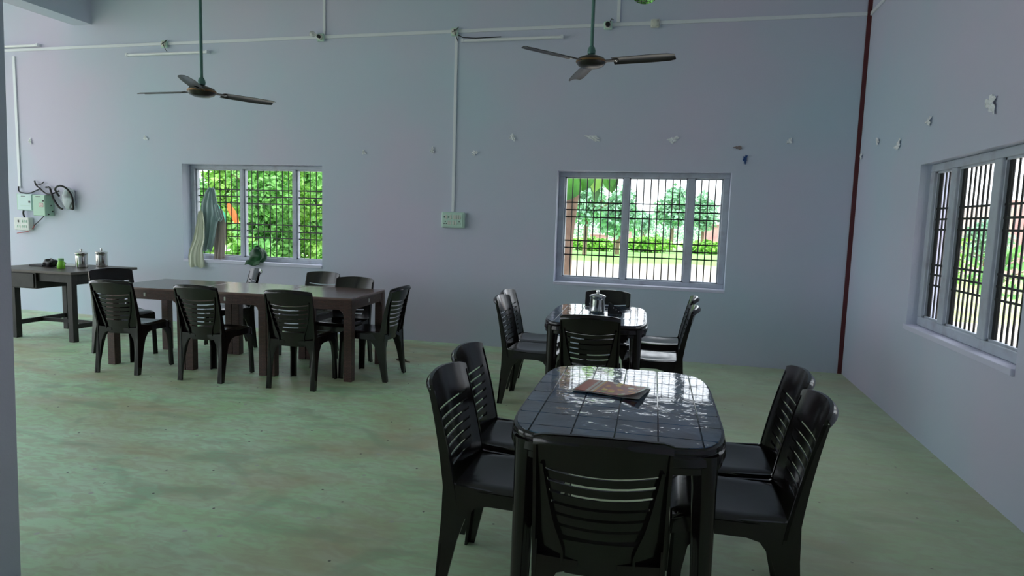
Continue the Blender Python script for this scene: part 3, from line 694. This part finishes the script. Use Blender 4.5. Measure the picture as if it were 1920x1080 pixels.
MB().tube([(.033, 0, .08), (.052, 0, .075), (.054, 0, .045), (.038, 0, .03)], .005, 7).build('handle', 'lime', t, smooth=True)
def lump(r, n=18, seed=1, k=.22):
    rnd = random.Random(seed); ph = [rnd.uniform(0, 6) for _ in range(6)]
    m = MB(); vs = []; fs = []; nu, nv = n*2, n
    for j in range(nv+1):
        for i in range(nu):
            a = 2*PI*i/nu; b = PI*j/nv
            q = 1+k*(math.sin(3*a+ph[0])*math.sin(2*b+ph[1])+.6*math.sin(5*a+ph[2]+3*b)+.4*math.sin(7*b+ph[3]+2*a))
            vs.append((r[0]*q*math.sin(b)*math.cos(a), r[1]*q*math.sin(b)*math.sin(a), r[2]*q*math.cos(b)))
    for j in range(nv):
        for i in range(nu): fs.append((j*nu+i, (j+1)*nu+i, (j+1)*nu+(i+1) % nu, j*nu+(i+1) % nu))
    return m.add(vs, fs)
t = thing('folded_bundle', 'black folded bundle with a loose strap on the desk', 'bundle', (-8.66, -1.20, DZ))
b = lump((.085, .06, .045), 14, 4, .14); b.xform(Matrix.Translation((0, 0, .048))); b.v = [(x, y, max(z, .001)) for x, y, z in b.v]; b.build('cloth', 'black', t, smooth=True)
MB().tube([(.06, 0, .05), (.11, .02, .035), (.14, .03, .055), (.17, .04, .05)], .007, 6).build('strap', 'black', t, smooth=True)
tag(MB().box(-8.96, -8.76, -1.22, -1.08, DZ+.0005, DZ+.022, .004).build('notebook', 'black'), 'flat black notebook on the desk beside the bundle', 'notebook')
tag(MB().box(-8.90, -8.50, -1.05, -.85, DZ+.0005, DZ+.012, .003).build('paper_pad', 'paper_white'), 'pale paper pad at the back of the desk', 'paper')

# ------------------------------------------------------------------ clothes and bag at the left window
t = thing('hung_shirt', 'grey green shirt hung on the grille of the left window', 'shirt', (0, 0, 0))
o = drape('cloth', 'shirt', [(1.76, -7.55, .035, .125), (1.70, -7.56, .07, .11), (1.55, -7.56, .12, .095), (1.42, -7.55, .14, .09), (1.25, -7.57, .12, .085), (1.05, -7.60, .11, .08), (.95, -7.62, .09, .08)], folds=3, amp=.022); o.parent = t
o = drape('sleeve', 'shirt', [(1.55, -7.45, .03, .06), (1.45, -7.41, .05, .04), (1.38, -7.38, .05, .035), (1.34, -7.40, .03, .04)], folds=2, amp=.014, ph=1); o.parent = t
tag(drape('hung_towel', 'cream_cloth', [(1.46, -7.66, .03, .045), (1.30, -7.655, .06, .035), (1.10, -7.67, .085, .02), (.96, -7.70, .10, -.005), (.88, -7.69, .115, -.028), (.78, -7.68, .12, -.036), (.74, -7.67, .115, -.038)], folds=3, amp=.014, ph=2), 'cream cloth hanging over the sill below the grey green shirt', 'cloth')
tag(drape('hung_trousers', 'tan_cloth', [(1.48, -7.47, .06, .132), (1.30, -7.45, .09, .130), (1.10, -7.45, .09, .125), (.90, -7.46, .08, .12), (.845, -7.46, .08, .115)], folds=3, amp=.012, ph=3), 'tan cloth hanging behind the grey green shirt at the left window', 'cloth')
t = thing('green_bag', 'dark green cloth bag resting on the sill of the left window', 'bag', (-6.815, .02, .838))
b = lump((.115, .07, .11), 20, 9, .12); b.v = [(x*(1-.35*max(0, z)/.11)-.10*max(0, -z), y, z) for x, y, z in b.v]; b.xform(Matrix.Translation((0, 0, .085))); b.v = [(x, y, max(z, .001)) for x, y, z in b.v]
b.build('body', 'bag_green', t, smooth=True)
b = MB().panel(8, 4, lambda u, v: (-.13+.2*u, -.05-.035*v, .02-.05*v+.01*math.sin(8*u)), lambda u, v: (-.13+.2*u, -.045-.035*v, .012-.05*v+.01*math.sin(8*u))); b.build('flap', 'bag_green', t, smooth=True)
MB().tube([(.05, -.03, .16), (.10, -.05, .12), (.115, -.06, .06), (.09, -.07, .02)], .010, 7).build('strap', 'bag_green', t, smooth=True)

# ------------------------------------------------------------------ ceiling fans
def fan(loc, ztop, a0, lab):
    t = thing('ceiling_fan', lab, 'fan', loc, 0, 'ceiling fans')
    MB().tube([(0, 0, .07), (0, 0, ztop-loc[2])], .0125, 10).build('rod', 'rod', t, smooth=True)
    MB().lathe([(.06, ztop-loc[2]-.09), (.065, ztop-loc[2]-.06), (.03, ztop-loc[2]-.005), (.02, ztop-loc[2])][::-1], 20).build('ceiling_cup', 'rod', t, smooth=True)
    MB().lathe([(.016, .045), (.028, .055), (.03, .075), (.022, .10), (.014, .11)], 16).build('shackle', 'rod', t, smooth=True)
    MB().lathe([(.02, -.045), (.06, -.042), (.09, -.030), (.105, -.012), (.108, .004), (.095, .022), (.05, .040), (.02, .05)], 32).build('motor', 'fan_paint', t, smooth=True)
    MB().lathe([(.106, -.008), (.111, -.003), (.111, .003), (.106, .008)], 32).build('trim_ring', 'fan_gold', t, smooth=True)
    for k in range(3):
        a = math.radians(a0+120*k); M = Matrix.Rotation(a, 4, 'Z') @ Matrix.Rotation(math.radians(-10), 4, 'X')
        b = MB(); b.box(.085, .20, -.018, .018, -.006, .0, .002); b.xform(M); br = b.build('blade_bracket', 'fan_paint', t)
        b = MB(); w_ = lambda u: .055+.012*math.sin(u*PI*.8)-.006*u
        b.panel(10, 6, lambda u, v: (.16+.44*u, (v*2-1)*w_(u)*(1-.25*max(0, (u-.93)/.07)**2), .004-.010*(v*2-1)**2), lambda u, v: (.16+.44*u, (v*2-1)*w_(u)*(1-.25*max(0, (u-.93)/.07)**2), .001-.010*(v*2-1)**2))
        b.xform(M); b.build('blade', 'fan_paint', t, smooth=True)
        b = MB()
        for sy in (-.01, .01): b.lathe([(.005, -.009), (.005, -.005)], 8, (.185, sy, 0))
        b.xform(M); b.build('bolt', 'steel', br)
fan((-5.505, -2.52, 2.415), ZC, 59, 'dark three-blade ceiling fan above the long table')
fan((-2.395, -2.29, 2.615), ZC, -10, 'dark three-blade ceiling fan nearer the middle window')

# ------------------------------------------------------------------ wiring on the walls
ZW = 3.545
def casing(name, lab, x0, x1, z0, z1, d=.016):
    return tag(MB().box(x0, x1, -d, 0, z0, z1, .003).build(name, 'pvc'), lab, 'conduit', 'pvc wiring casings')
casing('wiring_casing', 'long horizontal wiring casing along the top of the back wall', -10.9, -.042, ZW-.018, ZW+.018)
casing('wiring_casing', 'vertical wiring casing running down to the switchboard on the back wall', -4.238, -4.203, 1.54, ZW-.05)
casing('wiring_casing', 'short vertical casing rising above the bulb holder', -5.885, -5.85, ZW+.019, ZC-.01)
casing('wiring_casing', 'short vertical casing rising beside the black lamp holder', -2.445, -2.41, ZW+.019, ZC-.01)
casing('wiring_casing', 'vertical wiring casing down to the distribution boxes at the far left', -10.56, -10.515, 1.70, ZW-.08)
tag(MB().box(-.016, 0, -9, -.01, ZW-.018, ZW+.018, .003).build('wiring_casing', 'pvc'), 'horizontal wiring casing high on the right wall', 'conduit', 'pvc wiring casings')
def rbox(x, lab, kind):
    t = thing('junction_box', lab, 'junction box', (x, -.0165, ZW-.012), 0, 'round junction boxes')
    rotx = Matrix.Rotation(PI/2, 4, 'X')
    MB().box(-.045, .045, -.028, 0, -.045, .045, .012).build('box', 'socket_white' if kind != 'plain' else 'pvc_warm', t)
    b = MB().lathe([(.034, .028), (.034, .036), (.028, .042), (.010, .044)], 20); b.xform(rotx); b.build('cover', 'pvc_warm', t, smooth=True)
    if kind == 'bulb':
        b = MB().lathe([(.018, .04), (.020, .075), (.016, .08)], 14); b.xform(rotx); b.build('lamp_holder', 'black', t, smooth=True)
        b = MB().lathe([(.012, 0), (.014, .02), (.030, .05), (.034, .07), (.026, .092), (.008, .10)], 18); b.xform(Matrix.Translation((-.01, -.07, .01)) @ Matrix.Rotation(math.radians(-75), 4, 'Y')); b.build('bulb', 'bulb', t, smooth=True)
    elif kind == 'holder':
        b = MB().lathe([(.026, .04), (.024, .07), (.016, .072)], 16); b.xform(rotx); b.build('lamp_holder', 'black', t, smooth=True)
        MB().tube([(.02, -.03, .03), (.035, -.035, .06), (.055, -.01, .055)], .004, 6).build('wire', 'black', t)
    elif kind == 'wire':
        MB().tube([(.0, -.045, .02), (.02, -.05, -.03), (.03, -.03, -.07), (.035, 0, -.10)], .004, 6).build('wire', 'black', t)
        MB().tube([(-.02, -.045, -.01), (.02, -.05, .01), (.05, -.02, .05)], .004, 6).build('wire', 'black', t)
rbox(-8.09, 'round junction box on the long casing above the left tube light', 'wire')
rbox(-5.90, 'junction box with a white bulb on the long casing', 'bulb')
rbox(-4.235, 'junction box above the switchboard casing with loose black wires', 'wire')
rbox(-2.53, 'junction box with a black lamp holder beside the right fan rod', 'holder')
rbox(-2.045, 'plain round junction box right of the right ceiling fan', 'plain')
def tube_light(x0, x1, z, lab):
    t = thing('tube_light', lab, 'tube light', (x0, 0, z), 0, 'wall tube lights'); L = x1-x0
    MB().box(0, L, -.035, 0, 0, .032, .006).build('batten', 'pvc', t)
    MB().tube([(.03, -.050, .008), (L-.03, -.050, .008)], .0135, 10).build('tube', 'tube_glass', t, smooth=True)
    for x in (0, L-.03): MB().box(x, x+.03, -.068, -.034, -.010, .030, .004).build('end_cap', 'pvc', t)
tube_light(-8.66, -7.44, 3.405, 'white tube light behind the left ceiling fan rod')
tube_light(-4.15, -3.00, 3.42, 'white tube light on the wall left of the right ceiling fan')
tube_light(-11.27, -10.06, 3.575, 'white tube light partly hidden by the left column')
tag(MB().tube([(-4.20, -.03, 3.50), (-4.14, -.03, 3.47), (-4.0, -.02, 3.46), (-3.7, -.02, 3.463)], .005, 6).build('lamp_cable', 'black'), 'black cable from the junction box to the right tube light', 'cable')
# switchboard on the back wall
t = thing('switchboard', 'pale green switchboard with switches and sockets on the back wall', 'switchboard', (-4.205, 0, 1.442))
MB().box(-.137, .137, -.055, 0, -.090, .090, .010).build('box', 'socket_white', t)
pl = MB().box(-.122, .122, -.060, -.054, -.076, .076, .004).build('face_plate', 'socket_white', t)
def rocker(x, z): MB().prism([(-.060, -.024), (-.060, .024), (-.064, .024), (-.069, -.022)], lambda y, q: (x-.009, y, z+q), lambda y, q: (x+.009, y, z+q)).build('switch', 'pvc_warm', pl)
for x in (-.075, -.022): rocker(x+.0, .034)
for x in (.018, .042, .066, .090): rocker(x, .034)
for x in (-.048, -.024, .010, .036): rocker(x, -.032)
def hole(x, z, r=.006): MB().lathe([(r, .0595), (r, .0612)], 10).xform(Matrix.Translation((x, 0, z)) @ Matrix.Rotation(PI/2, 4, 'X')).build('socket_hole', 'black', pl)
for x in (-.100, -.047): hole(x, .032, .009)
for cx, r in ((-.088, 1), (.080, .8)):
    hole(cx, -.018, .0075*r); hole(cx-.013, -.043, .006*r); hole(cx+.013, -.043, .006*r)
# distribution boxes, meter and cables at far left
t = thing('distribution_box', 'white distribution box at the top left beside the green one', 'electrical box', (-10.35, 0, 1.506))
MB().box(-.127, .127, -.10, 0, -.113, .113, .012).build('case', 'box_pale', t)
dr = MB().box(-.120, .120, -.108, -.099, -.106, .106, .006).build('door', 'box_pale', t)
MB().box(.075, .100, -.113, -.107, -.008, .018).build('latch', 'black', dr); MB().box(-.055, .02, -.1095, -.1078, .075, .083).build('print', 'black', dr)
for z in (.045, -.045): MB().box(-.07, .09, -.1092, -.1078, z-.002, z+.002).build('groove', 'box_green', dr)
MB().box(-.187, -.130, -.06, -.05, -.105, .115).build('open_flap', 'box_green', t)
t = thing('breaker_box', 'pale green metal breaker box with a small red label', 'electrical box', (-10.07, 0, 1.469))
MB().box(-.105, .105, -.13, 0, -.141, .141, .006).build('case', 'box_green', t)
dr = MB().box(-.100, .100, -.136, -.129, -.136, .136, .004).build('door', 'box_green', t)
MB().box(.065, .085, -.142, -.135, .05, .068).build('latch', 'black', dr); MB().box(-.05, .03, -.1375, -.1358, .112, .120).build('print', 'black', dr)
lb = MB().box(.005, .075, -.1375, -.1358, -.022, .030).build('label_plate', 'red_ink', dr); MB().box(.009, .071, -.138, -.1374, -.018, .026).build('label_paper', 'paper_white', lb)
for z in (.016, .006, -.004): MB().box(.018, .062, -.1385, -.1379, z-.002, z+.002).build('print', 'red_ink', lb)
for y, z in ((-.05, .0), (-.03, -.08), (-.09, -.12)): MB().lathe([(.010, -.002), (.010, .004)], 10).xform(Matrix.Translation((.105, y, z)) @ Matrix.Rotation(PI/2, 4, 'Y')).build('knockout', 'black', t)
t = thing('switch_box', 'white switch box with small switches below the distribution box', 'electrical box', (-10.46, 0, 1.209))
MB().box(-.13, .127, -.075, 0, -.088, .088, .012).build('case', 'paper_white', t)
for i, x in enumerate((-.05, .02, .055, .085)):
    MB().box(x-.008, x+.008, -.082, -.074, .018, .052, .002).build('switch', 'black' if i == 0 else 'socket_white', t)
for x in (-.07, -.03, .02, .05, .08): MB().box(x-.006, x+.006, -.081, -.074, -.052, -.018, .002).build('switch', 'socket_white', t)
t = thing('electric_meter', 'electric meter under a clear rounded cover with a black cable loop', 'meter', (-9.665, 0, 1.575))
MB().box(-.07, .07, -.05, 0, -.13, .12, .02).build('base_plate', 'pvc', t)
MB().box(-.04, .055, -.085, -.049, .0, .085, .008).build('register', 'box_green', t); MB().box(-.03, .02, -.092, -.084, .012, .045).build('display', 'black', t); MB().box(.028, .050, -.092, -.084, .01, .08).build('seal_strip', 'black', t)
b = lump((.088, .065, .15), 14, 3, .015); b.v = [(x, min(y-.05, -.001), z-.005) for x, y, z in b.v]; b.build('cover', 'clear_plastic', t, smooth=True)
def cable(lab, pts, r=.010, m='black'):
    # smooth the path
    P = [Vector(p) for p in pts]; out = []
    for i in range(len(P)-1):
        p0, p1, p2, p3 = P[max(i-1, 0)], P[i], P[i+1], P[min(i+2, len(P)-1)]
        for k in range(5):
            u = k/5; out.append(.5*((2*p1)+(p2-p0)*u+(2*p0-5*p1+4*p2-p3)*u*u+(3*p1-p0-3*p2+p3)*u**3))
    out.append(P[-1]); tag(MB().tube(out, r, 7).build('cable', m, smooth=True), lab, 'cable', 'cables at the electrical boxes')
cable('black cable looping around the clear meter cover', [(-9.81, -.06, 1.60), (-9.78, -.14, 1.69), (-9.70, -.14, 1.735), (-9.62, -.11, 1.70), (-9.575, -.08, 1.60), (-9.58, -.06, 1.48), (-9.60, -.05, 1.43), (-9.65, -.04, 1.45), (-9.61, -.05, 1.52)], .013)
cable('thick black cable twisting from the breaker box to the meter', [(-10.05, -.04, 1.715), (-9.98, -.05, 1.71), (-9.94, -.06, 1.64), (-9.90, -.06, 1.55), (-9.83, -.05, 1.45), (-9.78, -.04, 1.43)], .014)
cable('black cable rising in a fork above the breaker box', [(-10.25, -.03, 1.80), (-10.22, -.04, 1.745), (-10.16, -.04, 1.70), (-10.05, -.04, 1.63), (-9.95, -.04, 1.63), (-9.84, -.03, 1.67)], .010)
cable('short black wire end curling to the right of the fork', [(-10.09, -.03, 1.79), (-10.13, -.03, 1.765), (-10.20, -.03, 1.745), (-10.24, -.03, 1.77)], .007)
cable('black cable from the left casing across the top of the boxes', [(-10.535, -.03, 1.72), (-10.52, -.04, 1.66), (-10.47, -.04, 1.635), (-10.35, -.03, 1.632), (-10.2, -.03, 1.68), (-10.15, -.03, 1.70)], .009)
cable('black cable between the distribution box and the switch box', [(-10.45, -.04, 1.40), (-10.45, -.05, 1.35), (-10.44, -.04, 1.292)], .012)
cable('dark wire hanging from the breaker box to the lower left', [(-10.10, -.04, 1.33), (-10.17, -.04, 1.27), (-10.26, -.035, 1.21), (-10.29, -.035, 1.19)], .006)
cable('thin reddish wire trailing below the switch box', [(-10.27, -.035, 1.21), (-10.33, -.03, 1.14), (-10.43, -.03, 1.10), (-10.60, -.03, 1.075)], .005, 'red_ink')

# scraps of clear tape left on the walls
def scrap(lab, pos, w_, h_, wall, seed, m='tape'):
    rnd = random.Random(seed); ph = [rnd.uniform(0, 6.3) for _ in range(4)]
    def q(u, v, off):
        s, tt = u*2-1, v*2-1
        k = .75+.35*math.sin(2.1*math.atan2(tt, s)+ph[0])*math.sin(5*math.atan2(tt, s)+ph[3]); rr = max(abs(s), abs(tt))/max(1e-6, math.hypot(s, tt)); x = s*rr*w_*k*1.15; z = tt*rr*h_*k*1.15+.3*x*math.sin(ph[1]); d = .006+.014*abs(math.sin(3*s+2*tt+ph[2]))*(1-.4*abs(tt))
        return (x, -d-off, z) if wall == 'b' else (-d-off, -x, z)
    o = MB().panel(6, 6, lambda u, v: q(u, v, .0015), lambda u, v: q(u, v, 0)).build('tape_scrap', m, None, pos)
    tag(o, lab, 'tape', 'tape scraps on the walls')
for i, (x, z, w_, h_, lab, m) in enumerate([
    (-10.318, 2.334, .03, .045, 'clear tape scrap above the electrical boxes at the far left', 'tape'), (-8.433, 2.375, .035, .03, 'clear tape scrap on the wall left of the left window', 'tape'),
    (-5.345, 2.205, .025, .03, 'faint tape scrap between the left window and the switchboard casing', 'tape'), (-4.486, 2.233, .025, .04, 'tape scrap just left of the switchboard casing', 'tape'),
    (-3.972, 2.205, .04, .03, 'tape scrap just right of the switchboard casing', 'tape'), (-3.541, 2.376, .035, .04, 'tape scrap up and left of the middle window', 'tape'),
    (-2.642, 2.37, .085, .03, 'wide tape scrap above the left part of the middle window', 'tape'), (-1.801, 2.352, .06, .035, 'slanted tape scrap above the right part of the middle window', 'tape'),
    (-1.146, 2.271, .045, .02, 'brownish tape mark above the blue scrap', 'tape_brown'), (-.659, 2.336, .03, .03, 'small pale tape scrap between the blue scrap and the room corner', 'tape'),
    (-1.071, 2.153, .022, .05, 'dark blue balloon scrap above the right corner of the middle window', 'tape_blue')]):
    scrap(lab, (x, 0, z), w_, h_, 'b', i, m)
for i, (y, z, w_, h_, lab) in enumerate([(-.586, 2.263, .04, .035, 'tape scrap on the right wall nearest the room corner'), (-1.146, 2.163, .07, .035, 'tape scrap on the right wall above the far end of the right window'),
                                        (-1.782, 2.256, .045, .035, 'square tape scrap higher on the right wall'), (-2.721, 2.207, .07, .055, 'large crumpled tape scrap near the right edge of the picture'), (-.09, 2.184, .03, .03, 'pale tape scrap in the room corner by the red strip')]):
    scrap(lab, (0, y, z), w_, h_, 'r', 40+i)
# small coil of wire on the floor behind the long table
tag(MB().tube([(-4.36+.05*math.cos(a*.5), -1.10+.03*math.sin(a*.5), .006+.0015*a*.3) for a in range(22)]+[(-4.25, -1.14, .006)], .005, 6).build('wire_coil', 'debris', smooth=True), 'small brown wire coil on the floor behind the long table', 'coil')
